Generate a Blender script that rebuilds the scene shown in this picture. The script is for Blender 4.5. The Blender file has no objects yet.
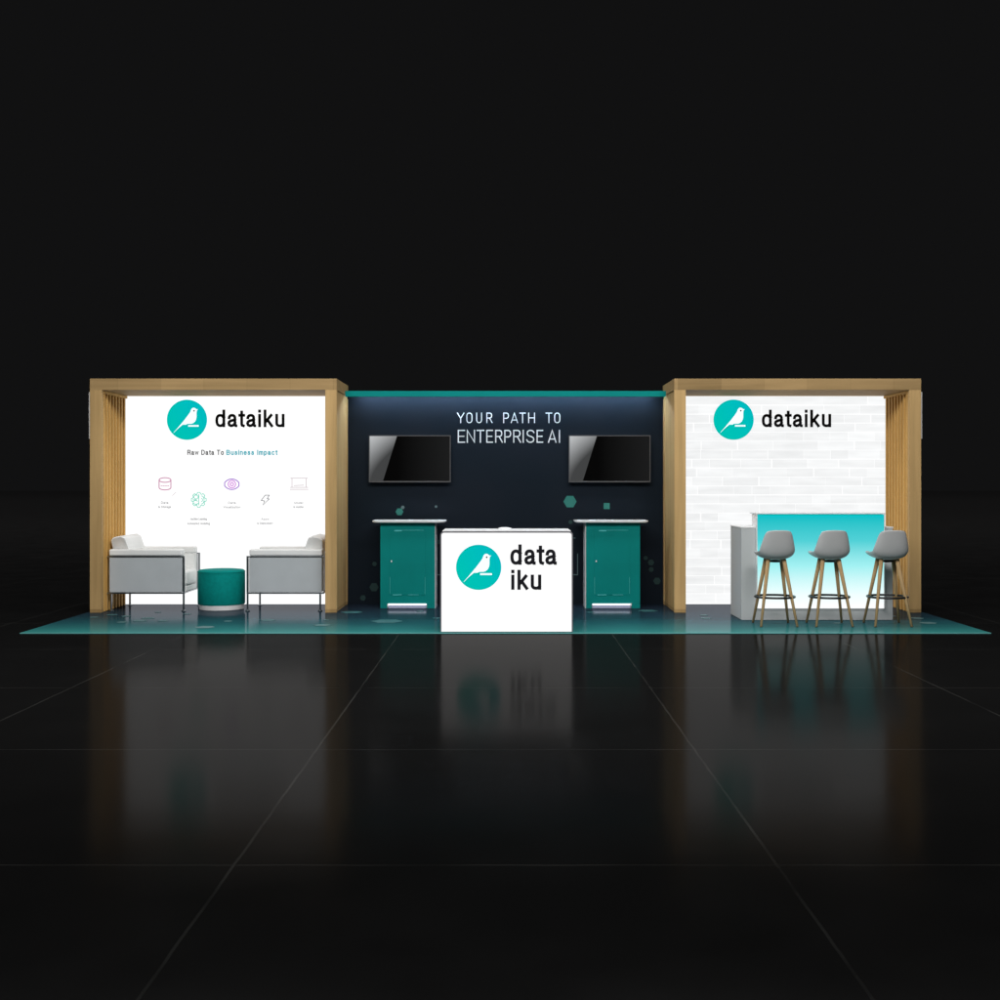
import bpy, bmesh, math, random
from mathutils import Vector, Matrix
random.seed(4)
S = bpy.context.scene
C = S.collection
R = math.radians

# ------------------------------------------------------------------ camera
CX, CY, F, H = 505.5, 485.0, 1242.0, 1.4
cam = bpy.data.cameras.new('camera'); co = bpy.data.objects.new('camera', cam); C.objects.link(co)
co.location = (0, 0, H); co.rotation_euler = (R(90), 0, 0)
cam.sensor_fit = 'HORIZONTAL'; cam.sensor_width = 36; cam.lens = 36 * F / 1000
cam.shift_x = -(CX - 500) / 1000; cam.shift_y = -(500 - CY) / 1000
cam.clip_end = 400; S.camera = co
S.view_settings.view_transform = 'Standard'; S.view_settings.look = 'None'
S.view_settings.exposure = 0; S.view_settings.gamma = 1
S.cycles.use_denoising = True
S.cycles.max_bounces = 8

def P(x, y, Z):            # a point of the photograph carried out to its own distance Z
    return ((x - CX) * Z / F, Z, H - (y - CY) * Z / F)

# ------------------------------------------------------------------ materials
def mat(name, col, rough=.6, metal=0, emit=None, es=0, spec=.5):
    m = bpy.data.materials.new(name); m.use_nodes = True
    b = m.node_tree.nodes['Principled BSDF']
    b.inputs['Base Color'].default_value = (*col, 1)
    b.inputs['Roughness'].default_value = rough
    b.inputs['Metallic'].default_value = metal
    b.inputs['Specular IOR Level'].default_value = spec
    if emit:
        b.inputs['Emission Color'].default_value = (*emit, 1)
        b.inputs['Emission Strength'].default_value = es
    return m
def N(m, t, **kw):
    n = m.node_tree.nodes.new(t)
    for k, v in kw.items():
        if k.startswith('i_'): n.inputs[k[2:].replace('_', ' ')].default_value = v
        else: setattr(n, k, v)
    return n
def L(m, a, b): m.node_tree.links.new(a, b)
def BS(m): return m.node_tree.nodes['Principled BSDF']
def mathn(m, op, a, b=None, c=None):
    n = m.node_tree.nodes.new('ShaderNodeMath'); n.operation = op
    for i, v in enumerate((a, b, c)):
        if v is None: continue
        if isinstance(v, (int, float)): n.inputs[i].default_value = v
        else: L(m, v, n.inputs[i])
    return n.outputs[0]
def ramp(m, fac, stops):
    n = m.node_tree.nodes.new('ShaderNodeValToRGB')
    e = n.color_ramp.elements
    while len(e) < len(stops): e.new(.5)
    for i, (p, c) in enumerate(stops): e[i].position = p; e[i].color = (*c, 1)
    L(m, fac, n.inputs[0]); return n.outputs[0]

def wood(name, axis, base, dark, pl=1.1, rough=.5):   # grain along axis, planks of length pl
    m = mat(name, base, .65, spec=.12)
    tc = N(m, 'ShaderNodeTexCoord'); mp = N(m, 'ShaderNodeMapping')
    sc = [16, 16, 16]; sc[axis] = .7; mp.inputs['Scale'].default_value = sc
    L(m, tc.outputs['Object'], mp.inputs[0])
    no = N(m, 'ShaderNodeTexNoise', i_Scale=1.0, i_Detail=6.0, i_Roughness=.62, i_Distortion=.7); L(m, mp.outputs[0], no.inputs['Vector'])
    mp2 = N(m, 'ShaderNodeMapping'); s2 = [3.0, 3.0, 3.0]; s2[axis] = .8; mp2.inputs['Scale'].default_value = s2
    L(m, tc.outputs['Object'], mp2.inputs[0])
    n2 = N(m, 'ShaderNodeTexNoise', i_Scale=1.0, i_Detail=2.0); L(m, mp2.outputs[0], n2.inputs['Vector'])
    sx = N(m, 'ShaderNodeSeparateXYZ'); L(m, tc.outputs['Object'], sx.inputs[0])
    pos = mathn(m, 'DIVIDE', sx.outputs[axis], pl)
    wn = N(m, 'ShaderNodeTexWhiteNoise', noise_dimensions='1D'); L(m, mathn(m, 'FLOOR', pos), wn.inputs['W'])
    fr = mathn(m, 'FRACT', pos)
    joint = mathn(m, 'LESS_THAN', fr, .006)
    f = mathn(m, 'MULTIPLY_ADD', no.outputs[0], .65, mathn(m, 'MULTIPLY_ADD', n2.outputs[0], .45, mathn(m, 'MULTIPLY', wn.outputs[0], .28)))
    f = mathn(m, 'SUBTRACT', f, mathn(m, 'MULTIPLY', joint, .3))
    L(m, ramp(m, f, [(.35, dark), (.95, base)]), BS(m).inputs['Base Color'])
    bp = N(m, 'ShaderNodeBump', i_Strength=.05, i_Distance=.001); L(m, no.outputs[0], bp.inputs['Height']); L(m, bp.outputs[0], BS(m).inputs['Normal'])
    return m

WB, WD = (.58, .385, .17), (.29, .185, .075)
M = {}
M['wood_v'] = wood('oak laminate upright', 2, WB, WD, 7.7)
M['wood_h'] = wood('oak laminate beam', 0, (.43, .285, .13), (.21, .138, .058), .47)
M['slat'] = wood('oak slat', 2, (.72, .43, .13), (.42, .24, .07), 3)
M['leg_wood'] = wood('ash leg', 2, (.52, .36, .18), (.27, .165, .075), 3)
M['white'] = mat('white laminate', (.8, .8, .8), .35)
M['grey_lam'] = mat('grey laminate', (.46, .485, .49), .7)
M['grey_lam2'] = mat('white laminate side', (.42, .43, .44), .6)
M['steel'] = mat('brushed steel', (.34, .36, .38), .28, 1)
M['chrome'] = mat('satin aluminium', (.42, .42, .46), .35, .8)
M['black_metal'] = mat('black metal', (.01, .01, .011), .35)
M['ink'] = mat('black ink', (.004, .004, .008), .6, spec=.2)
M['grey_ink'] = mat('dark grey ink', (.05, .05, .055), .6, spec=.2)
M['pale_ink'] = mat('pale grey ink', (.3, .3, .31), .6, emit=(1, 1, 1), es=.12)
M['grille'] = mat('kick plate', (.35, .37, .5), .3)

def noisy(name, col, rough, amp=.15, scale=8, bump=0, bscale=200, spec=.5):
    m = mat(name, col, rough, spec=spec)
    tc = N(m, 'ShaderNodeTexCoord')
    no = N(m, 'ShaderNodeTexNoise', i_Scale=scale, i_Detail=5.0); L(m, tc.outputs['Object'], no.inputs['Vector'])
    L(m, ramp(m, no.outputs[0], [(.25, tuple(c * (1 - amp) for c in col)), (.75, tuple(min(1, c * (1 + amp)) for c in col))]), BS(m).inputs['Base Color'])
    if bump:
        n2 = N(m, 'ShaderNodeTexNoise', i_Scale=bscale, i_Detail=2.0); L(m, tc.outputs['Object'], n2.inputs['Vector'])
        bp = N(m, 'ShaderNodeBump', i_Strength=bump, i_Distance=.002); L(m, n2.outputs[0], bp.inputs['Height']); L(m, bp.outputs[0], BS(m).inputs['Normal'])
    return m
M['leather'] = noisy('white leather', (.78, .79, .785), .42, .04, 5, .3, 120)
M['panel_leather'] = noisy('grey side leather', (.44, .475, .495), .45, .05, 4, .3, 120)
M['teal_fabric'] = noisy('teal upholstery', (.001, .225, .205), .85, .12, 30, .5, 400, .08)
M['teal_door'] = noisy('teal laminate', (.001, .185, .17), .55, .08, 3, spec=.08)
M['teal_line'] = mat('pale teal edge', (.08, .5, .5), .4)
M['shell'] = noisy('grey moulded shell', (.46, .47, .475), .5, .04, 6)
M['header'] = noisy('teal painted header', (.001, .21, .195), .6, .08, 2, spec=.06)
M['letter'] = mat('white painted lettering', (.58, .60, .62), .8, spec=.1)

def emissive(name, col, st=1.0):
    m = mat(name, (0, 0, 0), 1, emit=col, es=st, spec=0); return m
M['lightbox'] = emissive('backlit fabric', (1, 1, 1), 1.08)
M['lightbox_front'] = emissive('backlit fabric front', (1, 1, 1), 1.02)
M['logo_white'] = emissive('backlit white print', (.92, 1, 1), 1.05)
M['pink'] = emissive('backlit mauve print', (.55, .2, .36), 1)
M['mint'] = emissive('backlit mint print', (.16, .66, .5), 1)
M['violet'] = emissive('backlit violet print', (.3, .1, .6), 1)
M['magenta'] = emissive('backlit orchid print', (.62, .16, .7), 1)
M['bolt_grey'] = emissive('backlit grey print', (.2, .2, .22), 1)
M['pale_rose'] = emissive('backlit pale rose print', (.62, .54, .57), 1)
M['caption'] = emissive('backlit caption print', (.22, .22, .23), 1)
M['impact_blue'] = emissive('backlit blue print', (.02, .38, .46), 1)
M['led'] = emissive('led strip', (.68, .80, 1), 88)
M['kick_led'] = emissive('kick led', (.85, .93, 1), 3)

# teal disc: printed diagonal gradient
m = emissive('backlit teal print', (0, .5, .45), 1.0); M['disc'] = m
tc = N(m, 'ShaderNodeTexCoord'); sx = N(m, 'ShaderNodeSeparateXYZ'); L(m, tc.outputs['Generated'], sx.inputs[0])
L(m, ramp(m, mathn(m, 'MULTIPLY_ADD', sx.outputs[0], .5, mathn(m, 'MULTIPLY', sx.outputs[2], .5)), [(.2, (0, .545, .46)), (.8, (0, .5, .52))]), BS(m).inputs['Emission Color'])
# gradient bar front
m = emissive('backlit cyan gradient', (0, .5, .5), 1.03); M['gradient'] = m
tc = N(m, 'ShaderNodeTexCoord'); sx = N(m, 'ShaderNodeSeparateXYZ'); L(m, tc.outputs['Generated'], sx.inputs[0])
L(m, ramp(m, sx.outputs[2], [(.0, (1, 1, 1)), (.14, (.86, 1, 1)), (.45, (.36, .86, .87)), (.72, (.08, .62, .66)), (1, (.0, .5, .54))]), BS(m).inputs['Emission Color'])
# brick print
m = emissive('backlit brick print', (.85, .85, .85), 1.0); M['brick'] = m
at = N(m, 'ShaderNodeAttribute', attribute_name='tint'); tc = N(m, 'ShaderNodeTexCoord')
mp = N(m, 'ShaderNodeMapping'); mp.inputs['Scale'].default_value = (2.2, 1, 14); L(m, tc.outputs['Object'], mp.inputs[0])
no = N(m, 'ShaderNodeTexNoise', i_Scale=1.3, i_Detail=5.0); L(m, mp.outputs[0], no.inputs['Vector'])
f = mathn(m, 'MULTIPLY_ADD', no.outputs[0], .22, mathn(m, 'ADD', at.outputs['Fac'], -.11))
cb = N(m, 'ShaderNodeCombineColor'); L(m, mathn(m, 'MULTIPLY', f, .985), cb.inputs[0]); L(m, mathn(m, 'MULTIPLY', f, .995), cb.inputs[1]); L(m, mathn(m, 'MULTIPLY', f, 1.0), cb.inputs[2])
L(m, cb.outputs[0], BS(m).inputs['Emission Color'])
# display glass: slanted grey glare painted in as emission, alike on both displays
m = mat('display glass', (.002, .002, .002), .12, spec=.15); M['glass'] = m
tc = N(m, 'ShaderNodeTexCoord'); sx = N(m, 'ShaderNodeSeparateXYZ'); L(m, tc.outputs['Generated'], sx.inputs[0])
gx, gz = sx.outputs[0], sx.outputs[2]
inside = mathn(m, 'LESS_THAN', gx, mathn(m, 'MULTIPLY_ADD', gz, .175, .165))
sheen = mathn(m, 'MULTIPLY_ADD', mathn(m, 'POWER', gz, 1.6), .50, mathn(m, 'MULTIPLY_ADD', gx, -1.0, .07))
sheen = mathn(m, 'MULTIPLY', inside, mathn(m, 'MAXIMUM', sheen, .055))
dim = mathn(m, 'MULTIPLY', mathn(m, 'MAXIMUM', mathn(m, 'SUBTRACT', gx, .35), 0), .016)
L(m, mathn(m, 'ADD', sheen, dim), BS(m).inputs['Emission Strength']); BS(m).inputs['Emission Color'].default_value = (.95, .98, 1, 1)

# navy printed back wall
m = mat('navy printed fabric', (.016, .024, .036), .9, spec=.0); M['navy'] = m
tc = N(m, 'ShaderNodeTexCoord'); no = N(m, 'ShaderNodeTexNoise', i_Scale=1.4, i_Detail=3.0); L(m, tc.outputs['Object'], no.inputs['Vector'])
L(m, ramp(m, no.outputs[0], [(.3, (.0092, .0136, .0192)), (.7, (.0116, .0154, .0215))]), BS(m).inputs['Base Color'])
M['hex_teal'] = mat('printed teal', (.025, .16, .135), .7, spec=.2)
M['hex_dim'] = mat('printed dim teal', (.017, .042, .042), .7, spec=.2)
M['hex_line'] = mat('printed grey line', (.09, .14, .15), .7, spec=.2)

# vinyl carpet: teal front edge running into navy, glossy sheet
m = bpy.data.materials.new('printed vinyl'); m.use_nodes = True; M['vinyl'] = m
nt = m.node_tree; nt.nodes.clear()
out = nt.nodes.new('ShaderNodeOutputMaterial')
tc = N(m, 'ShaderNodeTexCoord'); sx = N(m, 'ShaderNodeSeparateXYZ'); L(m, tc.outputs['Object'], sx.inputs[0])
no = N(m, 'ShaderNodeTexNoise', i_Scale=1.1, i_Detail=2.0); L(m, tc.outputs['Object'], no.inputs['Vector'])
g = mathn(m, 'DIVIDE', mathn(m, 'SUBTRACT', sx.outputs[1], 11.70), 2.9)
g = mathn(m, 'ADD', g, mathn(m, 'MULTIPLY_ADD', no.outputs[0], .10, -.05))
col = ramp(m, g, [(.0, (.036, .215, .2)), (.10, (.026, .15, .148)), (.28, (.016, .08, .092)), (.5, (.013, .036, .05)), (.85, (.013, .021, .034))])
di = N(m, 'ShaderNodeBsdfDiffuse'); L(m, col, di.inputs[0])
gl = N(m, 'ShaderNodeBsdfAnisotropic'); gl.inputs['Roughness'].default_value = .11; gl.inputs[0].default_value = (.9, .92, 1, 1)
mx = N(m, 'ShaderNodeMixShader'); mx.inputs[0].default_value = .13
L(m, di.outputs[0], mx.inputs[1]); L(m, gl.outputs[0], mx.inputs[2]); L(m, mx.outputs[0], out.inputs[0])

# hall floor: black polished tiles with pale hairline seams every two metres
m = bpy.data.materials.new('polished black floor'); m.use_nodes = True; M['floor'] = m
nt = m.node_tree; nt.nodes.clear(); out = nt.nodes.new('ShaderNodeOutputMaterial')
tc = N(m, 'ShaderNodeTexCoord'); sx = N(m, 'ShaderNodeSeparateXYZ'); L(m, tc.outputs['Object'], sx.inputs[0])
wob = N(m, 'ShaderNodeTexNoise', i_Scale=3.0, i_Detail=3.0); L(m, tc.outputs['Object'], wob.inputs['Vector'])
wv = mathn(m, 'MULTIPLY_ADD', wob.outputs[0], .012, -.006)
def seam(coord, off, w):
    q = mathn(m, 'ADD', mathn(m, 'DIVIDE', mathn(m, 'ADD', coord, mathn(m, 'ADD', wv, off)), 2.0), 100.0)
    d = mathn(m, 'ABSOLUTE', mathn(m, 'SUBTRACT', mathn(m, 'FRACT', q), .5))
    return mathn(m, 'LESS_THAN', d, w / 4)
sm = mathn(m, 'MAXIMUM', seam(sx.outputs[0], 0.0, .011), seam(sx.outputs[1], -3.575, .009))
pn = N(m, 'ShaderNodeTexNoise', i_Scale=1.7, i_Detail=4.0); L(m, tc.outputs['Object'], pn.inputs['Vector'])
sm = mathn(m, 'MULTIPLY', sm, mathn(m, 'MULTIPLY_ADD', pn.outputs[0], 2.0, -.42))
base = ramp(m, mathn(m, 'MULTIPLY_ADD', sm, .8, mathn(m, 'MULTIPLY', pn.outputs[0], .08)), [(0, (.0045, .0045, .0045)), (.08, (.0058, .0058, .0058)), (1, (.031, .031, .029))])
di = N(m, 'ShaderNodeBsdfDiffuse'); L(m, base, di.inputs[0])
gl = N(m, 'ShaderNodeBsdfAnisotropic'); gl.inputs[0].default_value = (1, .97, .95, 1)
L(m, mathn(m, 'MULTIPLY_ADD', pn.outputs[0], .06, .105), gl.inputs['Roughness'])
lw = N(m, 'ShaderNodeLayerWeight'); lw.inputs[0].default_value = .5
fr = mathn(m, 'MULTIPLY_ADD', mathn(m, 'POWER', lw.outputs['Facing'], 26.0), .9, .029)
mx = N(m, 'ShaderNodeMixShader'); L(m, fr, mx.inputs[0])
L(m, di.outputs[0], mx.inputs[1]); L(m, gl.outputs[0], mx.inputs[2]); L(m, mx.outputs[0], out.inputs[0])

# ------------------------------------------------------------------ helpers
def tag(o, label=None, cat=None, group=None, kind=None):
    if label: o['label'] = label
    if cat: o['category'] = cat
    if group: o['group'] = group
    if kind: o['kind'] = kind
    return o
def empty(name, loc, label, cat, group=None, rz=0):
    o = bpy.data.objects.new(name, None); C.objects.link(o); o.location = loc; o.rotation_euler = (0, 0, rz)
    return tag(o, label, cat, group)
def link(name, bm, material, parent=None, bevel=0, smooth=False, seg=2):
    me = bpy.data.meshes.new(name); bm.to_mesh(me); bm.free()
    o = bpy.data.objects.new(name, me); C.objects.link(o)
    if material: me.materials.append(material)
    if parent: o.parent = parent
    if bevel:
        b = o.modifiers.new('bevel', 'BEVEL'); b.width = bevel; b.segments = seg; b.limit_method = 'ANGLE'; b.angle_limit = R(40)
    if smooth or bevel:
        for p in me.polygons: p.use_smooth = True
        if bevel:
            w = o.modifiers.new('wn', 'WEIGHTED_NORMAL'); w.keep_sharp = True
    return o
def box(bm, x0, x1, y0, y1, z0, z1):
    v = [bm.verts.new(p) for p in ((x0,y0,z0),(x1,y0,z0),(x1,y1,z0),(x0,y1,z0),(x0,y0,z1),(x1,y0,z1),(x1,y1,z1),(x0,y1,z1))]
    for f in ((0,3,2,1),(4,5,6,7),(0,1,5,4),(1,2,6,5),(2,3,7,6),(3,0,4,7)): bm.faces.new([v[i] for i in f])
    return v
def boxobj(name, dims, material, parent=None, bevel=0, seg=2):
    bm = bmesh.new(); box(bm, *dims); return link(name, bm, material, parent, bevel, seg=seg)
def prism(bm, pts, y0, y1):            # outline in x,z between two depths
    a = [bm.verts.new((x, y0, z)) for x, z in pts]; b = [bm.verts.new((x, y1, z)) for x, z in pts]
    n = len(pts); bm.faces.new(a); bm.faces.new(b[::-1])
    for i in range(n): bm.faces.new((a[i], b[i], b[(i+1) % n], a[(i+1) % n]))
    bmesh.ops.recalc_face_normals(bm, faces=bm.faces[:])
def prism_flat(bm, pts, z0, z1):       # outline in x,y between two heights
    a = [bm.verts.new((x, y, z0)) for x, y in pts]; b = [bm.verts.new((x, y, z1)) for x, y in pts]
    n = len(pts); bm.faces.new(a); bm.faces.new(b[::-1])
    for i in range(n): bm.faces.new((a[i], b[i], b[(i+1) % n], a[(i+1) % n]))
    bmesh.ops.recalc_face_normals(bm, faces=bm.faces[:])
def lathe(bm, prof, n=48, c=(0, 0)):
    rings = []
    for r, z in prof:
        if r < 1e-5: rings.append([bm.verts.new((c[0], c[1], z))])
        else: rings.append([bm.verts.new((c[0] + r*math.cos(2*math.pi*i/n), c[1] + r*math.sin(2*math.pi*i/n), z)) for i in range(n)])
    for a, b in zip(rings, rings[1:]):
        for i in range(n):
            j = (i+1) % n
            if len(a) == 1: bm.faces.new((a[0], b[j], b[i]))
            elif len(b) == 1: bm.faces.new((a[i], a[j], b[0]))
            else: bm.faces.new((a[i], a[j], b[j], b[i]))
    bmesh.ops.recalc_face_normals(bm, faces=bm.faces[:])
def tube(bm, a, b, ra, rb, n=12):
    a, b = Vector(a), Vector(b); d = (b-a).normalized()
    u = d.orthogonal().normalized(); w = d.cross(u); A = []; B = []
    for i in range(n):
        t = 2*math.pi*(i+.5)/n; k = u*math.cos(t)+w*math.sin(t); A.append(bm.verts.new(a+k*ra)); B.append(bm.verts.new(b+k*rb))
    for i in range(n): bm.faces.new((A[i], A[(i+1)%n], B[(i+1)%n], B[i]))
    bm.faces.new(A[::-1]); bm.faces.new(B)
def copy_tree(o, parent=None):
    c = o.copy(); C.objects.link(c)
    if parent: c.parent = parent
    for ch in list(o.children): copy_tree(ch, c)
    return c

def eval_mesh(ob):
    dg = bpy.context.evaluated_depsgraph_get(); dg.update()
    me = bpy.data.meshes.new_from_object(ob.evaluated_get(dg)); return me
def SE(cx, cy, rx, ry, a0, a1, n=2.35, k=16):      # rounded letter bowl, degrees, y upwards
    out = []
    for i in range(k+1):
        a = R(a0+(a1-a0)*i/k); c_, s_ = math.cos(a), math.sin(a)
        out.append((cx+rx*math.copysign(abs(c_)**(2/n), c_), cy+ry*math.copysign(abs(s_)**(2/n), s_)))
    return out
XH = .71
LT = {
 'd': (.40, [[(.40,.57)]+SE(.20,.355,.20,.355,42,318)+[(.40,.14)], [(.40,0),(.40,1)]]),
 'a': (.41, [SE(.185,.50,.165,.21,172,0)+[(.35,.12),(.362,.04),(.395,.0),(.41,.0)], [(.35,.43),(.29,.39),(.13,.34),(.03,.27),(0,.17),(.035,.05),(.13,0),(.23,.02),(.31,.09),(.35,.18)]]),
 't': (.23, [[(.11,.93),(.11,.12),(.135,.03),(.21,.0)], [(0,.71),(.225,.71)]]),
 'i': (.0, [[(0,0),(0,.71)], [(0,.985),(0,1)]]),
 'k': (.40, [[(0,0),(0,1)], [(.34,.71),(.04,.27)], [(.13,.41),(.38,.0)]]),
 'u': (.366, [[(0,.71)]+SE(.183,.19,.183,.19,180,335), [(.366,0),(.366,.71)]]),
 'c': (.38, [SE(.2,.355,.2,.355,40,320)]), 'e': (.40, [[(.02,.365)]+SE(.2,.355,.2,.355,2,318)]),
 'g': (.40, [[(.40,.57)]+SE(.20,.355,.20,.355,42,318)+[(.40,.14)], [(.40,.71)]+SE(.2,-.1,.2,.17,0,-160)]),
 'h': (.38, [[(0,0),(0,1)], SE(.19,.5,.19,.21,170,0)+[(.38,0)]]), 'n': (.38, [[(0,0),(0,.71)], SE(.19,.5,.19,.21,170,0)+[(.38,0)]]),
 'm': (.60, [[(0,0),(0,.71)], SE(.15,.5,.15,.21,170,0)+[(.30,0)], SE(.45,.5,.15,.21,170,0)+[(.60,0)]]),
 'l': (.0, [[(0,0),(0,1)]]), 'o': (.42, [SE(.21,.355,.21,.355,0,360,2.4,28)]),
 'p': (.40, [[(0,-.27),(0,.71)], [(0,.57)]+SE(.20,.355,.20,.355,138,-138)+[(0,.14)]]),
 'r': (.20, [[(0,0),(0,.71)], [(0,.45),(.05,.61),(.12,.69),(.2,.71)]]),
 's': (.36, [[(.33,.55),(.28,.67),(.18,.71),(.08,.68),(.03,.55),(.08,.43),(.27,.31),(.35,.18),(.30,.04),(.18,0),(.06,.03),(0,.16)]]),
 'w': (.60, [[(0,.71),(.15,0),(.30,.68),(.45,0),(.60,.71)]]), 'y': (.38, [[(0,.71),(.19,.02)], [(.38,.71),(.15,-.19),(.02,-.27)]]),
 'z': (.36, [[(0,.71),(.34,.71),(0,0),(.36,0)]]),
 'A': (.58, [[(0,0),(.29,1),(.58,0)], [(.11,.32),(.47,.32)]]),
 'B': (.53, [[(0,0),(0,1),(.28,1)]+SE(.28,.76,.2,.24,80,-80)+[(.1,.52)], SE(.28,.26,.25,.26,80,-80)+[(0,0)]]),
 'D': (.55, [[(0,0),(0,1),(.2,1)]+SE(.2,.5,.35,.5,80,-80)+[(.2,0),(0,0)]]),
 'I': (.0, [[(0,0),(0,1)]]), 'L': (.42, [[(0,1),(0,0),(.42,0)]]), 'M': (.66, [[(0,0),(0,1),(.33,.1),(.66,1),(.66,0)]]),
 'R': (.54, [[(0,0),(0,1),(.3,1)]+SE(.3,.75,.22,.25,80,-80)+[(.1,.5)], [(.3,.5),(.44,.42),(.49,.2),(.54,0)]]),
 'S': (.50, [[(x*1.4, y/.71) for x, y in [(.33,.55),(.28,.67),(.18,.71),(.08,.68),(.03,.55),(.08,.43),(.27,.31),(.35,.18),(.30,.04),(.18,0),(.06,.03),(0,.16)]]]),
 'T': (.54, [[(0,1),(.54,1)], [(.27,.97),(.27,0)]]), 'V': (.56, [[(0,1),(.28,0),(.56,1)]]),
 '&': (.56, [[(.55,0),(.12,.72),(.12,.88),(.22,1),(.34,.88),(.32,.72),(.04,.42),(0,.22),(.1,.04),(.24,0),(.4,.1),(.54,.42)]]), ' ': (.12, [])}
def ribbon(bm, pts, hw, y, cap=True):
    """flat printed line of even width through points (x, z) on the plane at depth y"""
    P2 = [Vector(p) for p in pts]
    q = [P2[0]]
    for p in P2[1:]:
        if (p-q[-1]).length > 1e-5: q.append(p)
    closed = (q[0]-q[-1]).length < 1e-4 and len(q) > 3
    if closed: q = q[:-1]
    n = len(q)
    if n < 2: return
    if cap and not closed:
        q[0] = q[0] + (q[0]-q[1]).normalized()*hw; q[-1] = q[-1] + (q[-1]-q[-2]).normalized()*hw
    Lf, Rt = [], []
    for i in range(n):
        a = q[i-1] if (i or closed) else None; b = q[(i+1) % n] if (i < n-1 or closed) else None
        d1 = (q[i]-a).normalized() if a is not None else None; d2 = (b-q[i]).normalized() if b is not None else None
        if d1 is None: d1 = d2
        if d2 is None: d2 = d1
        n1 = Vector((-d1.y, d1.x)); n2 = Vector((-d2.y, d2.x)); mm = n1+n2
        if mm.length < 1e-3: mm = n1
        mm.normalize(); k = hw/max(.45, mm.dot(n1))
        Lf.append(bm.verts.new((q[i].x+mm.x*k, y, q[i].y+mm.y*k))); Rt.append(bm.verts.new((q[i].x-mm.x*k, y, q[i].y-mm.y*k)))
    for i in range(n if closed else n-1):
        j = (i+1) % n; bm.faces.new((Lf[i], Rt[i], Rt[j], Lf[j]))
def text(name, s, box_px, Z, material, parent, sw=.157, pos=None, gap=None):
    """printed words drawn line by line, set to a measured width and height on the plane at distance Z; sw = line width / height"""
    x0, yt, x1, yb = box_px
    a = P(x0, yb, Z); b = P(x1, yt, Z); Hh = b[2]-a[2]; lw_ = sw*Hh; hw = lw_/2
    items = []; pen = 0
    for i, ch in enumerate(s):
        adv, st = LT[ch]; ox = pos[i] if pos else pen
        for p in st: items.append([(ox+x, y) for x, y in p])
        pen += adv + (gap if gap is not None else sw+.13) - (.06 if ch in 'tr' else 0)
    xs = [x for p in items for x, y in p]; k = ((b[0]-a[0])-lw_)/(max(xs)-min(xs))
    bm = bmesh.new()
    for n, p in enumerate(items):
        ribbon(bm, [(a[0]+hw+(x-min(xs))*k, a[2]+hw+y*(Hh-lw_)) for x, y in p], hw, Z-.0004-.00012*(n % 5))
    return link(name, bm, material, parent)
def strokes(name, paths, rad, material, parent):
    """printed line drawing; paths are lists of 3D points on one upright plane"""
    bm = bmesh.new()
    for n, p in enumerate(paths): ribbon(bm, [(c_[0], c_[2]) for c_ in p], rad, p[0][1]-.00015*(n % 7))
    return link(name, bm, material, parent)

# ------------------------------------------------------------------ the setting
bm = bmesh.new(); v = [bm.verts.new(p) for p in ((-150,-8,0),(150,-8,0),(150,300,0),(-150,300,0))]; bm.faces.new(v)
tag(link('floor', bm, M['floor']), kind='structure')

carpet = empty('booth_carpet', (0, 11.7, 0), 'wide glossy printed floor covering, teal front edge fading to navy under the whole booth', 'carpet')
def part(o, parent):
    o.parent = parent
    o.matrix_parent_inverse = Matrix.Translation(-Vector(parent.location)) if parent.rotation_euler.z == 0 else parent.matrix_basis.inverted()
    return o
def finish(parent):          # things built in world coordinates: move the children under the thing's base point
    off = Matrix.Translation(-Vector(parent.location))
    for ch in parent.children:
        if ch.type == 'MESH' and ch.data.users == 1: ch.matrix_parent_inverse = off
boxobj('sheet', (-4.572, 4.572, 11.70, 14.75, .001, .007), M['vinyl'], carpet)
edge = mat('pale teal carpet edge', (.12, .42, .42), .5)
boxobj('edge_trim', (-4.572, 4.572, 11.688, 11.6995, .001, .008), edge, carpet)
def flat_hex(bm, px, py, w):
    k = (py-CY)/H; Z = F/k; X = (px-CX)/k; r = w/2/k
    prism_flat(bm, [(X+r*math.cos(R(60*i)), Z+r*math.sin(R(60*i))) for i in range(6)], .0085, .0095)
mh = mat('printed pale teal hexagon', (.035, .13, .135), .5)
for px, py, w in ((112,615.5,12),(126,617,10),(148,619,14),(140,621.6,15),(122,623,11),(163,621.6,11),(187,614.8,9),(228,622,9),
                  (205,628,20),(268,621,15),(322,626,18),(326,621,7),(387,622,32),(352,613,22),(437,619,10),(420,612,8),(704,616,9),(706,619,11),
                  (917,619,14),(928,623.8,18),(838,624,9),(893,617,7),(648,611.5,20),(590,613,9),(94,618,9),(158,613,7)):
    bm = bmesh.new(); flat_hex(bm, px, py, w); link('hexagon', bm, mh, carpet)
finish(carpet)

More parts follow.
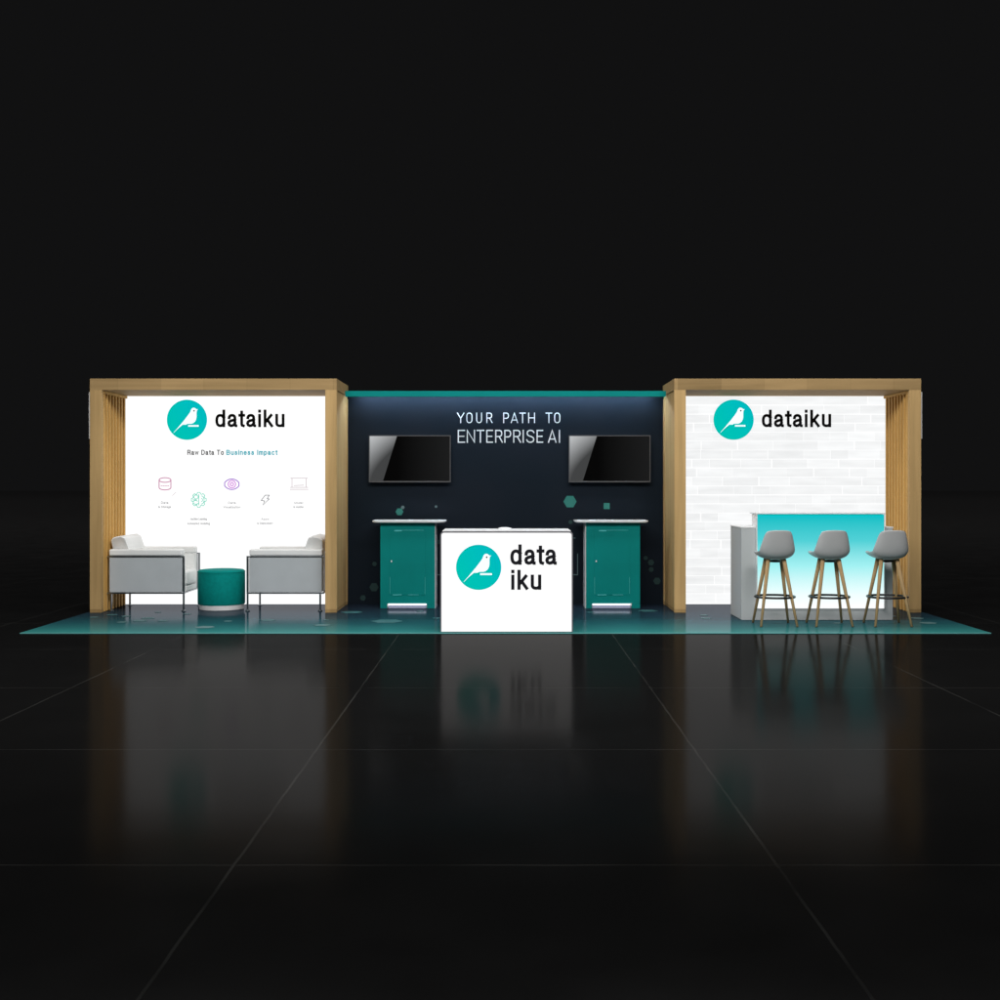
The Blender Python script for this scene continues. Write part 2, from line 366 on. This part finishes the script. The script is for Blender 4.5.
# ------------------------------------------------------------------ wooden portals
def portal(sign, label):
    xo, xi = 4.531*sign, 1.841*sign          # far and near sides
    t = empty('wooden_portal', ((xo+xi)/2, 14.05, 0), label, 'wooden frame', 'wooden portals')
    yf, yb = 13.54, 14.53
    def X(a, b): return (min(a, b)*1.0, max(a, b))
    s = sign
    def bx(name, xa, xb, y0, y1, z0, z1, m, bev=.002):
        a, b = X(s*xa, s*xb); return boxobj(name, (a, b, y0, y1, z0, z1), m, t, bev)
    bx('outer_wall', 4.531, 4.432, 13.60, yb, .008, 2.4365, M['wood_v'], .0006)
    bx('post', 4.531, 4.403, yf, 13.597, .008, 2.4365, M['wood_v'], .0006)
    bx('post', 1.966, 1.841, yf, 13.597, .008, 2.4365, M['wood_v'], .0006)
    bx('inner_wall', 1.94, 1.851, 13.60, yb, .008, 2.4365, M['wood_v'], .0006)
    bx('end_stile', 1.8505, 1.841, 14.44, yb, .008, 2.40, M['wood_v'], .001)
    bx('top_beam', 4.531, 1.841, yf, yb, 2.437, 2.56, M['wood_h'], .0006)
    bm = bmesh.new()
    for k in range(8):
        y = 13.615 + k*.104
        a, b = X(s*4.431, s*4.402); box(bm, a, b, y, y+.050, .01, 2.40)
    link('slatted_lining', bm, M['slat'], t, .003)
    bx('lining_rail', 4.431, 4.398, 13.60, 14.45, 2.403, 2.433, M['slat'])
    bm = bmesh.new()
    for k in range(8):
        y = 13.615 + k*.104
        a, b = X(s*1.967, s*1.9405); box(bm, a, b, y, y+.050, .01, 2.40)
    link('slatted_lining', bm, M['slat'], t, .003)
    return t
pl = portal(-1, 'pale oak box frame around the lounge area, left of the navy wall')
pr = portal(1, 'pale oak box frame around the bar area, right of the navy wall')
for o in (pl, pr): finish(o)
for s, lab in ((-1, 'thin pale panel fixed high on the outer side of the lounge frame'), (1, 'thin pale panel fixed high on the outer side of the bar frame')):
    a, b = sorted((s*4.5325, s*4.553))
    tag(boxobj('side_panel', (a, b, 13.57, 14.35, 1.905, 2.415), M['white'], None, .002), lab, 'panel', 'side panels')

# ------------------------------------------------------------------ logo
BIRD = [(685,325),(662,352),(657,400),(657,470),(648,515),(628,556),(598,582),(560,596),(505,597),(478,599),(462,613),(398,613),(304,692),(231,765),(227,762),(300,679),
        (375,590),(440,512),(500,432),(538,378),(550,345),(562,318),(582,301),(605,296),(630,302),(645,316),(658,326)]
def logo(cx, cy, r, Z, parent):
    c = P(cx, cy, Z); k = r*Z/F
    bm = bmesh.new(); prism(bm, [(c[0]+k*math.cos(2*math.pi*i/72), c[2]+k*math.sin(2*math.pi*i/72)) for i in range(72)], Z, Z-.002)
    d = link('logo_disc', bm, M['disc'], parent)
    def q(x, y): return (c[0]+(x-477)/375*k, c[2]+(522-y)/375*k)
    bm = bmesh.new(); prism(bm, [q(*p) for p in BIRD], Z-.0022, Z-.004)
    b = link('bird_emblem', bm, M['logo_white'], d)
    bm = bmesh.new(); prism(bm, [q(610+15*math.cos(t*.7854), 355+15*math.sin(t*.7854)) for t in range(8)], Z-.0045, Z-.005)
    link('bird_eye', bm, M['grey_ink'], d)
    bm = bmesh.new(); prism(bm, [q(*p) for p in ((500,620),(697,620),(697,650),(500,650))], Z-.0022, Z-.004)
    link('perch', bm, M['logo_white'], d)
    return d

# ------------------------------------------------------------------ lounge light wall
ZP = 14.46
lw_ = empty('light_wall', (-3.18, ZP, 0), 'white backlit wall with circular bird logo and small line icons behind the armchairs', 'light wall', 'backlit walls')
boxobj('fabric_face', (-4.428, -1.97, ZP, ZP+.05, .012, 2.434), M['lightbox'], lw_)
logo(187, 419.8, 20.1, ZP-.001, lw_)
text('wordmark', 'dataiku', (215.3, 409.6, 284.6, 427.2), ZP-.001, M['ink'], lw_, .162, pos=(0, .68, 1.30, 1.74, 2.42, 2.727, 3.386))
text('tagline', 'Raw Data To', (187.3, 449.8, 223.8, 455), ZP-.001, M['grey_ink'], lw_, .17)
text('tagline', 'Business Impact', (226.3, 449.8, 277.6, 455), ZP-.001, M['impact_blue'], lw_, .19)
ZI = ZP-.003
def arc(cx, cy, rx, ry, a0, a1, n=20):
    return [P(cx+rx*math.cos(R(a0+(a1-a0)*i/n)), cy+ry*math.sin(R(a0+(a1-a0)*i/n)), ZI) for i in range(n+1)]
def pp(*pts): return [P(x, y, ZI) for x, y in pts]
rr = .0056
strokes('database_icon', [arc(165,480,5.9,2.3,0,360,32)[:-1]+[arc(165,480,5.9,2.3,0,360,32)[0]],
        pp((159.1,480))+arc(165,487.6,5.9,2.3,180,0)+pp((170.9,480))], rr, M['pink'], lw_)
strokes('dashes', [pp((161+i*2.2,485.7+.25*(i%2)),(162.2+i*2.2,485.7)) for i in range(4)], rr*.7, M['pink'], lw_)
gear = []
for k in range(8):
    for da, rad in ((-16,6.1),(-10,7.5),(10,7.5),(16,6.1)): a = R(k*45+da); gear.append(P(198.8+rad*math.cos(a), 499.8+rad*math.sin(a), ZI))
gear.append(gear[0])
strokes('brain_gear_icon', [gear, pp((198.8,494.5),(198.8,505)), arc(196,497,2.2,1.9,0,300), arc(195.5,502.3,2.2,1.9,60,330), arc(201.5,500,2.6,4,-90,90),
        arc(201.6,500,.9,1.6,-90,90), pp((193,499.8),(196.5,499.8)), pp((196.2,494.6),(198.8,496.8)), pp((196.2,505),(198.8,502.8))], rr*.75, M['mint'], lw_)
eye = arc(231.8,489.6,9.5,10.6,221,319)+arc(231.8,478.9,9.5,10.6,41,139); eye.append(eye[0])
strokes('eye_icon', [eye], rr, M['violet'], lw_)
strokes('iris', [arc(231.9,484.2,3.7,3.7,0,360,28)[:-1]+[arc(231.9,484.2,3.7,3.7,0,360,28)[0]], arc(231.9,484.2,1.6,1.6,0,340)], rr, M['magenta'], lw_)
strokes('bolt_icon', [pp((265.2,495.2),(269.3,495.2),(267.2,498.7),(269.2,499),(263,505),(264.6,501),(261.2,500.4),(265.2,495.2))], rr*.75, M['bolt_grey'], lw_)
strokes('laptop_icon', [pp((290.8,478.2),(307.4,478.2)), pp((292,478.6),(292,487)), pp((306.2,478.6),(306.2,487)), pp((290.2,489.4),(308,489.4)), pp((294,485.6),(303.5,485.2)), pp((290.4,487.4),(307.8,487.4))], rr*.8, M['pale_rose'], lw_)
strokes('tick_mark', [pp((172.4,495.6),(176,492.2))], rr*.6, M['pale_rose'], lw_)
for s, bx_ in (('Data', (161,501.4,168.4,503.9)), ('& Storage', (158.4,505.7,171,508)), ('Machine Learning', (190.2,517.8,206.8,520)), ('Automated Modeling', (187.2,522.4,209.8,524.6)),
               ('Data', (228.2,501.6,235.8,503.9)), ('Visualization', (223.2,506,240.4,508.2)), ('Apps', (261.2,518,269,520)), ('& Deployment', (257.2,522.2,272.8,524.3)),
               ('Model', (294.4,501.7,303,503.9)), ('& Monitor', (293.4,505.8,303.6,508))):
    text('caption', s, bx_, ZP-.001, M['caption'], lw_, .15)
finish(lw_)

# ------------------------------------------------------------------ brick print light wall
bw = empty('light_wall', (3.18, ZP, 0), 'pale brick-print backlit wall with circular bird logo behind the bar counter', 'light wall', 'backlit walls')
boxobj('fabric_face', (1.97, 4.428, ZP, ZP+.05, .012, 2.434), M['lightbox'], bw)
me = bpy.data.meshes.new('brick_print'); bm = bmesh.new(); lay = bm.faces.layers.float.new('tint')
z = 2.434; row = 0; rnd = random.Random(11)
while z > .012:
    z0 = max(.012, z-.1045); x = 1.97 - rnd.uniform(0, .35)
    jt = rnd.choice((.004, .005, .007, .009))
    while x < 4.428:
        w = rnd.choice((.42, .42, .36, .31, .21)); a = max(x, 1.972); b = min(x+w, 4.426)
        if b-a > .03:
            jx = rnd.choice((0, .001, .004, .008))
            vs = [bm.verts.new(p) for p in ((a+jx, ZP-.0012, z0+jt/2), (b-jx/2, ZP-.0012, z0+jt/2), (b-jx/2, ZP-.0012, z-jt/2), (a+jx, ZP-.0012, z-jt/2))]
            f = bm.faces.new(vs)
            if rnd.random() < .7: f[lay] = rnd.uniform(.895, .935)
            else: f[lay] = rnd.uniform(.92, .97)
        x += w
    z = z0; row += 1
link('brick_print', bm, M['brick'], bw)
logo(733.6, 419.7, 20.1, ZP-.003, bw)
text('wordmark', 'dataiku', (761.8, 409.7, 831.2, 427.2), ZP-.003, M['ink'], bw, .162, pos=(0, .68, 1.30, 1.74, 2.42, 2.727, 3.386))
finish(bw)

# ------------------------------------------------------------------ navy middle wall
YW = 14.50
nw = empty('back_wall', (0, YW, 0), 'navy printed centre wall carrying the white heading under a teal header', 'wall')
boxobj('fabric_face', (-1.839, 1.839, YW, YW+.05, .008, 2.47), M['navy'], nw)
hd = boxobj('header', (-1.8405, 1.8405, 14.25, 14.275, 2.414, 2.479), M['header'], nw, .002)
boxobj('header_cap', (-1.8385, 1.8385, 14.277, 14.499, 2.466, 2.479), M['header'], nw)
boxobj('led_strip', (-1.72, 1.72, 14.385, 14.41, 2.452, 2.462), M['led'], nw)
G = {'Y': [[(0,1),(.5,.45),(1,1)], [(.5,.45),(.5,0)]],
     'U': [[(.06,1),(.06,.26),(.16,.08),(.36,0),(.64,0),(.84,.08),(.94,.26),(.94,1)]],
     'O': [[(.06,.74),(.06,.26),(.16,.08),(.36,0),(.64,0),(.84,.08),(.94,.26),(.94,.74),(.84,.92),(.64,1),(.36,1),(.16,.92),(.06,.74)]],
     'R': [[(0,0),(0,1),(.6,1),(.84,.93),(.93,.75),(.84,.56),(.6,.48),(0,.48)], [(.52,.48),(1,0)]],
     'P': [[(0,0),(0,1),(.65,1),(.9,.92),(1,.73),(.9,.53),(.65,.45),(0,.45)]],
     'A': [[(0,0),(.5,1),(1,0)], [(.16,.27),(.84,.27)]],
     'T': [[(0,1),(1,1)], [(.5,1),(.5,0)]], 'H': [[(.03,0),(.03,1)], [(.97,0),(.97,1)], [(.03,.5),(.97,.5)]],
     'E': [[(1,1),(0,1),(0,0),(1,0)], [(0,.5),(.88,.5)]], 'N': [[(0,0),(0,1),(1,0),(1,1)]], 'I': [[(.5,0),(.5,1)]],
     'S': [[(.97,.82),(.86,.94),(.62,1),(.38,1),(.14,.92),(.06,.76),(.14,.6),(.4,.52),(.64,.47),(.88,.38),(.96,.24),(.88,.08),(.62,0),(.36,0),(.12,.07),(.02,.2)]]}
def heading(word, yt, yb, spans, hw=.0066):
    paths = []
    for ch, (a, b) in zip(word, spans):
        x0, x1 = 450+a/8.333+.5, 450+b/8.333-.5
        for pth in G[ch]: paths.append([P(x0+(x1-x0)*u, yb+(yt-yb)*w, YW-.002) for u, w in pth])
    return strokes('heading', paths, hw, M['letter'], nw)
heading('YOURPATHTO', 413.1, 422.6, ((58,120),(133,190),(215,270),(303,355),(443,492),(506,567),(578,632),(650,710),(796,852),(865,922)), .0050)
heading('ENTERPRISEAI', 430.4, 442.2, ((65,125),(140,208),(222,285),(303,358),(377,440),(453,510),(527,592),(605,615),(635,705),(722,776),(817,887),(907,917)))
def wall_hex(px, py, r, m, name='hexagon', sides=6, rot=0):
    c = P(px, py, YW); k = r*YW/F; bm = bmesh.new()
    prism(bm, [(c[0]+k*math.cos(2*math.pi*i/sides+rot), c[2]+k*math.sin(2*math.pi*i/sides+rot)) for i in range(sides)], YW-.001, YW-.003)
    return link(name, bm, m, nw)
wall_hex(570, 501.6, 6.6, M['hex_teal']); wall_hex(606.7, 506, 4.3, M['hex_teal'], 'square', 4, math.pi/4)
wall_hex(399.5, 511.8, 3.9, M['hex_teal']); wall_hex(402.8, 507.4, 1.9, M['hex_line']); wall_hex(436, 506.6, 1.4, M['hex_line'])
for a in ((374,587.2,4.6),(374.5,564,2.4),(645.6,558,2.2),(651,562.5,3.2),(651.2,569.5,2.6),(657,581,3.8),(570.5,522,2.2),(438.5,542,2.5),(363,598,3)): wall_hex(*a, M['hex_dim'])
def wl(*pts): return [P(x, y, YW-.003) for x, y in pts]
strokes('printed_outline', [wl((573,538),(575,538)), wl((577.6,554),(577.6,574.8),(437,574.8),(437,548))], .005, M['hex_line'], nw)
finish(nw)

# ------------------------------------------------------------------ displays
def display(px0, label):
    a = P(px0, 482.3, 14.40); b = P(px0+81.7, 435.3, 14.40); cx = (a[0]+b[0])/2; cz = a[2]
    w, h = (b[0]-a[0]), (b[2]-a[2])
    t = empty('wall_display', (cx, 14.45, cz), label, 'television', 'wall displays')
    boxobj('casing', (-w/2, w/2, -.046, -.004, 0, h), mat('dark casing', (.02, .02, .022), .4), t, .004)
    fw = .011; bm = bmesh.new()
    box(bm, -w/2, w/2, -.052, -.0465, 0, fw+.004); box(bm, -w/2, w/2, -.052, -.0465, h-fw+.002, h)
    box(bm, -w/2, -w/2+fw-.002, -.052, -.0465, fw+.004, h-fw+.002); box(bm, w/2-fw+.002, w/2, -.052, -.0465, fw+.004, h-fw+.002)
    link('bezel', bm, mat('bezel', (.06, .06, .064), .4), t)
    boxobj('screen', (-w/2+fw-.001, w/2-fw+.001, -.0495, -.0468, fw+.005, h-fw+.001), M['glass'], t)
    boxobj('wall_bracket', (-.2, .2, -.0035, .048, .15, .38), M['black_metal'], t)
    return t
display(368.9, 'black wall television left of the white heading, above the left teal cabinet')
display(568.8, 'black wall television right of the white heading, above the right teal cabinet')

# ------------------------------------------------------------------ teal kiosk cabinets
def kiosk(side, label):
    # side=-1 left of centre, +1 right; front face at Y 14.02
    x0, x1 = (-1.413, -.789) if side < 0 else (.897, 1.519)
    cx = (x0+x1)/2; w = (x1-x0)
    t = empty('storage_cabinet', (cx, 14.18, 0), label, 'cabinet', 'teal storage cabinets')
    hw = w/2; yf = -.16
    boxobj('carcass', (-hw, hw, yf+.022, .15, .008, .974), M['grey_lam2'], t, .002)
    ia, ib = (-hw, hw-.0085) if side < 0 else (-hw+.0125, hw)
    boxobj('edge_strip', (hw-.008, hw, yf, yf+.0205, .008, .974) if side < 0 else (-hw, -hw+.012, yf, yf+.0205, .008, .974), M['grey_lam2'], t)
    bm = bmesh.new(); box(bm, ia, ib, yf, yf+.0205, .06, .974)
    link('front_panel', bm, M['teal_door'], t, .0015)
    for a, b in ((ia, -.235), (.215, ib)): boxobj('front_foot', (a, b, yf, yf+.0205, .008, .0595), M['teal_door'], t)
    dr = boxobj('door', (-.205, .195, yf-.004, yf-.0005, .16, .89), M['teal_door'], t, .0008)
    boxobj('lock', (-.192, -.178, yf-.012, yf-.0045, .53, .548), M['white'], dr, .002)
    for a, b, c_, d_ in ((-.15, .18, .888, .892), (-.155, -.07, .878, .8875), (-.17, -.07, .157, .164), (0, .12, .159, .163), (-.204, -.2015, .17, .36), (.191, .1935, .17, .36)):
        boxobj('door_edge', (a, b, yf-.0062, yf-.0048, c_, d_), M['teal_line'], dr)
    boxobj('kick_bracket', (-.232, -.218, yf-.014, yf-.0085, .03, .062) if side < 0 else (.195, .215, yf-.014, yf-.0085, .038, .064), M['white'], t, .003)
    boxobj('kick_light', (-.225, .205, yf-.008, yf+.012, .046, .059), M['kick_led'], t, .003)
    boxobj('kick_plate', (-.225, .205, yf+.006, yf+.02, .009, .0455), M['grille'], t)
    # boat-shaped worktop: rounded ends, underside drawn in
    def outline(rx, ry, n=10):
        pts = []
        for cxs, cys, a0 in ((1, 1, 0), (-1, 1, 90), (-1, -1, 180), (1, -1, 270)):
            for i in range(n+1):
                a = R(a0+90*i/n); pts.append((cxs*(rx-.06)+.06*math.cos(a), cys*(ry-.06)+.06*math.sin(a)))
        return pts
    bm = bmesh.new(); rings = []
    for rx, ry, z in ((.396, .205, .9745), (.409, .217, .981), (.413, .221, .997), (.411, .219, 1.0)):
        rings.append([bm.verts.new((x + (.012 if side < 0 else -.012), y-.02, z)) for x, y in outline(rx, ry)])
    for a, b in zip(rings, rings[1:]):
        for i in range(len(a)): j = (i+1) % len(a); bm.faces.new((a[i], a[j], b[j], b[i]))
    bm.faces.new(rings[0][::-1]); bm.faces.new(rings[-1])
    link('worktop', bm, M['white'], t)
    return t
kiosk(-1, 'teal cabinet with white rounded worktop under the left television')
kiosk(1, 'teal cabinet with white rounded worktop under the right television')

# ------------------------------------------------------------------ front reception counter
rc = empty('reception_counter', (0, 12.0, 0), 'white glowing counter with stacked lettering and bird logo at the front centre', 'counter')
YF = 11.745
x0, x1 = P(440.3, 0, YF)[0], P(573, 0, YF)[0]; zt = .962
def rrect(xa, xb, za, zb, r, n=6, bottom=False):
    pts = [(xa, za), (xb, za)]
    for c_, s_, a0 in ((xb-r, zb-r, 0), (xa+r, zb-r, 90)):
        for i in range(n+1): a = R(a0+90*i/n); pts.append((c_+r*math.cos(a), s_+r*math.sin(a)))
    return pts
bm = bmesh.new(); prism(bm, rrect(x0, x1, .0095, zt, .035), YF, 12.32); link('body', bm, M['chrome'], rc)
bm = bmesh.new(); prism(bm, rrect(x0+.011, x1-.013, .014, zt-.014, .024), YF-.001, YF-.006); link('fabric_face', bm, M['lightbox_front'], rc)
bm = bmesh.new(); prism_flat(bm, [(x0+.02, 11.75), (x1-.02, 11.75), (x1-.02, 12.33), (x0+.02, 12.33)], zt+.001, zt+.006)
link('counter_top', bm, M['white'], rc)
c = P(504.8, 0, 12.1)[0]
bm = bmesh.new(); lathe(bm, [(0, zt+.024), (.035, zt+.0225), (.06, zt+.017), (.078, zt+.0065), (0, zt+.0065)], 32, (c, 12.2)); link('cable_cap', bm, M['white'], rc, smooth=True)
logo(478.7, 567.3, 22.6, YF-.0065, rc)
text('wordmark', 'data', (510.3, 544.4, 556.8, 564.8), YF-.0065, M['ink'], rc, .163, pos=(0, .69, 1.305, 1.735))
text('wordmark', 'iku', (511.2, 569.8, 541.3, 589.8), YF-.0065, M['ink'], rc, .163, pos=(0, .31, .98))
finish(rc)

# ------------------------------------------------------------------ bar counter
bc = empty('bar_counter', (3.2, 13.1, 0), 'grey bar counter with raised glowing cyan-to-white front behind the stools', 'bar counter')
YB = 12.79
boxobj('cabinet', (2.43, 3.99, YB, 13.40, .009, .955), M['grey_lam'], bc, .003)
boxobj('cabinet_top', (2.425, 3.995, YB-.004, 13.405, .957, .969), M['white'], bc, .002)
boxobj('raised_shelf', (2.588, 3.886, YB+.002, 13.05, .970, 1.099), M['white'], bc, .002)
boxobj('glowing_front', (2.588, 3.886, YB-.035, YB-.006, .133, 1.098), M['gradient'], bc)
for a, b in ((2.578, 2.5865), (3.8875, 3.896)): boxobj('side_trim', (a, b, YB-.037, YB-.006, .131, 1.098), M['white'], bc)
boxobj('bar_top', (2.572, 3.90, YB-.042, 13.08, 1.101, 1.113), M['white'], bc, .002)
finish(bc)

# ------------------------------------------------------------------ bar stools
def stool():
    t = empty('bar_stool', (0, 0, 0), 'x', 'bar stool', 'bar stools')
    rows = [(.215,.717,.132,.018,0),(.20,.705,.162,.028,0),(.13,.680,.180,.05,0),(.04,.664,.182,.068,0),(-.05,.661,.179,.080,.0),(-.115,.672,.174,.078,.02),
            (-.158,.708,.172,.055,.05),(-.18,.762,.170,.015,.065),(-.193,.822,.158,.0,.06),(-.203,.883,.143,-.002,.05),(-.211,.932,.127,-.006,.04),(-.214,.958,.109,-.014,.03)]
    bm = bmesh.new(); g_ = []
    for y, z, hw, rise, fw in rows:
        r_ = []
        for i in range(13):
            u = -1+i/6
            k = abs(u)**2.2
            r_.append(bm.verts.new((hw*math.sin(u*math.pi/2*.92)/math.sin(math.pi/2*.92), y+fw*k, z+rise*k)))
        g_.append(r_)
    for a, b in zip(g_, g_[1:]):
        for i in range(12): bm.faces.new((a[i], a[i+1], b[i+1], b[i]))
    bmesh.ops.recalc_face_normals(bm, faces=bm.faces[:])
    o = link('seat_shell', bm, M['shell'], t, smooth=True)
    s_ = o.modifiers.new('s', 'SOLIDIFY'); s_.thickness = .013; s_.offset = 0
    s_ = o.modifiers.new('ss', 'SUBSURF'); s_.levels = 2; s_.render_levels = 2
    bm = bmesh.new(); lathe(bm, [(0, .632), (.052, .632), (.06, .637), (.06, .652), (0, .655)], 24); link('mount_plate', bm, M['black_metal'], t)
    for sx_ in (-1, 1):
        for sy_ in (-1, 1):
            bm = bmesh.new(); tube(bm, (sx_*.078, sy_*.058, .662), (sx_*.178, sy_*.20, .010), .0215, .0115, 14)
            o = link('leg', bm, M['leg_wood'], t, smooth=True)
    bm = bmesh.new(); R0, r0 = .194, .0115; n, k = 56, 10; ring = []
    for i in range(n):
        a = 2*math.pi*i/n; ring.append([bm.verts.new(((R0+r0*math.cos(2*math.pi*j/k))*math.cos(a), (R0+r0*math.cos(2*math.pi*j/k))*math.sin(a), .29+r0*math.sin(2*math.pi*j/k))) for j in range(k)])
    for i in range(n):
        for j in range(k): bm.faces.new((ring[i][j], ring[(i+1)%n][j], ring[(i+1)%n][(j+1)%k], ring[i][(j+1)%k]))
    link('foot_ring', bm, M['black_metal'], t, smooth=True)
    return t
st0 = stool()
for i, (x, lab) in enumerate(((2.68, 'grey shell bar stool at the left end of the glowing bar front, leftmost of three'),
                              (3.222, 'grey shell bar stool in the middle of the three, before the bar front'),
                              (3.80, 'grey shell bar stool at the right end of the bar, nearest the oak wall'))):
    s_ = st0 if i == 0 else copy_tree(st0)
    s_.location = (x, 12.36, 0); s_['label'] = lab

# ------------------------------------------------------------------ armchairs (built facing +x)
def armchair():
    t = empty('armchair', (0, 0, 0), 'x', 'armchair', 'white armchairs')
    W = .355
    for sy in (-1, 1):
        bm = bmesh.new(); yo = sy*W; y0, y1 = sorted((yo, yo-sy*.022))
        box(bm, -.428, .428, y0, y1, .601, .617)          # top rail
        box(bm, -.428, .428, y0, y1, .198, .214)          # bottom rail
        link('side_rail', bm, M['steel'], t, .002)
        bm = bmesh.new(); box(bm, .406, .428, y0, y1, .2145, .6005); link('front_post', bm, M['steel'], t, .002)
        for xx in (.406, -.395):
            bm = bmesh.new(); box(bm, xx, xx+.02, y0+.001, y1-.001, .03, .1975)
            lg = link('leg', bm, M['steel'], t, .002)
            bm = bmesh.new(); lathe(bm, [(0, .009), (.027, .009), (.027, .013), (.012, .022), (.012, .031), (0, .031)], 20, (xx+.01, (y0+y1)/2)); link('glide', bm, M['steel'], lg)
        ya, yb_ = sorted((yo-sy*.003, yo-sy*.03))
        boxobj('side_upholstery', (-.404, .400, ya, yb_, .2155, .5995), M['panel_leather'], t, .006)
        ya, yb_ = sorted((yo-sy*.002, yo-sy*.135))
        boxobj('arm_cushion', (-.408, .398, ya, yb_, .6185, .69), M['leather'], t, .016, 4)
        ya, yb_ = sorted((yo-sy*.032, yo-sy*.133))
        boxobj('arm_body', (-.40, .398, ya, yb_, .2155, .6175), M['leather'], t, .01, 3)
    boxobj('back_body', (-.424, -.33, -.219, .219, .2155, .66), M['leather'], t, .015, 3)
    for a, b in ((.400, .424), (-.424, -.401)): boxobj('cross_rail', (a, b, -.332, .332, .2005, .2145), M['steel'], t, .002)
    boxobj('seat_base', (-.325, .418, -.219, .219, .217, .275), M['leather'], t, .006)
    boxobj('seat_cushion', (-.325, .425, -.216, .216, .277, .448), M['leather'], t, .035, 5)
    bm = bmesh.new()
    prof = [(-.395, .62), (-.405, .79), (-.37, .822), (-.29, .838), (-.245, .815), (-.205, .70), (-.19, .46), (-.322, .45), (-.327, .665), (-.36, .67)]
    a = [bm.verts.new((x, -.31 if z > .692 else -.214, z)) for x, z in prof]; b = [bm.verts.new((x, .31 if z > .692 else .214, z)) for x, z in prof]
    n = len(prof); bm.faces.new(a); bm.faces.new(b[::-1])
    for i in range(n): bm.faces.new((a[i], b[i], b[(i+1) % n], a[(i+1) % n]))
    bmesh.ops.recalc_face_normals(bm, faces=bm.faces[:])
    link('back_cushion', bm, M['leather'], t, .018, seg=4)
    return t
ch = armchair()
ch.location = (-3.968, 14.055, 0); ch['label'] = 'white cubic armchair left of the teal ottoman, facing right, beside the slatted oak wall'
c2 = copy_tree(ch); c2.location = (-2.43, 14.055, 0); c2.rotation_euler = (0, 0, R(180)); c2['label'] = 'white cubic armchair right of the teal ottoman, facing left, partly behind the oak post'

# ------------------------------------------------------------------ ottoman
ot = empty('ottoman', (-3.192, 13.96, 0), 'round teal ottoman on a white ring base between the two armchairs', 'ottoman')
bm = bmesh.new(); lathe(bm, [(0, .455), (.20, .454), (.243, .449), (.256, .438), (.261, .42), (.262, .25), (.2615, .075), (.256, .066), (0, .066)], 64)
link('upholstery', bm, M['teal_fabric'], ot, smooth=True)
bm = bmesh.new(); lathe(bm, [(.262, .432), (.2655, .429), (.262, .426)], 64); link('piping', bm, M['teal_fabric'], ot, smooth=True)
bm = bmesh.new(); lathe(bm, [(0, .0655), (.250, .0655), (.252, .06), (.246, .012), (.242, .009), (0, .009)], 64); link('base_ring', bm, M['white'], ot)

# ------------------------------------------------------------------ light
w = bpy.data.worlds.new('World'); S.world = w; w.use_nodes = True
bg = w.node_tree.nodes['Background']; bg.inputs[0].default_value = (.0056, .0056, .0058, 1); bg.inputs[1].default_value = 1
def area(loc, target, sx_, sy_, power, col=(1, 1, 1)):
    l = bpy.data.lights.new('unseen_area_light', 'AREA'); l.shape = 'RECTANGLE'; l.size = sx_; l.size_y = sy_; l.energy = power; l.color = col
    o = bpy.data.objects.new('unseen_area_light', l); C.objects.link(o); o.location = loc
    o.rotation_euler = (Vector(target)-Vector(loc)).to_track_quat('-Z', 'Y').to_euler(); return o
area((0, 6.5, 5.4), (0, 13.6, 1.0), 9, 1.5, 620, (1, .98, .96))
area((0, 12.3, 5.6), (0, 12.9, 0), 9, 1.0, 170, (.95, .98, 1))
area((0, 0, 7), (0, .01, 0), 16, 6, 200)  # unseen fill added to brighten the near floor
area((0, 37, 26), (0, 37.01, 0), 80, 34, 7500)  # unseen fill added to lift the floor behind the booth
area((0, 120, 70), (0, 120.01, 0), 200, 80, 12000)  # unseen distant fill, added so the far floor meets the background tone
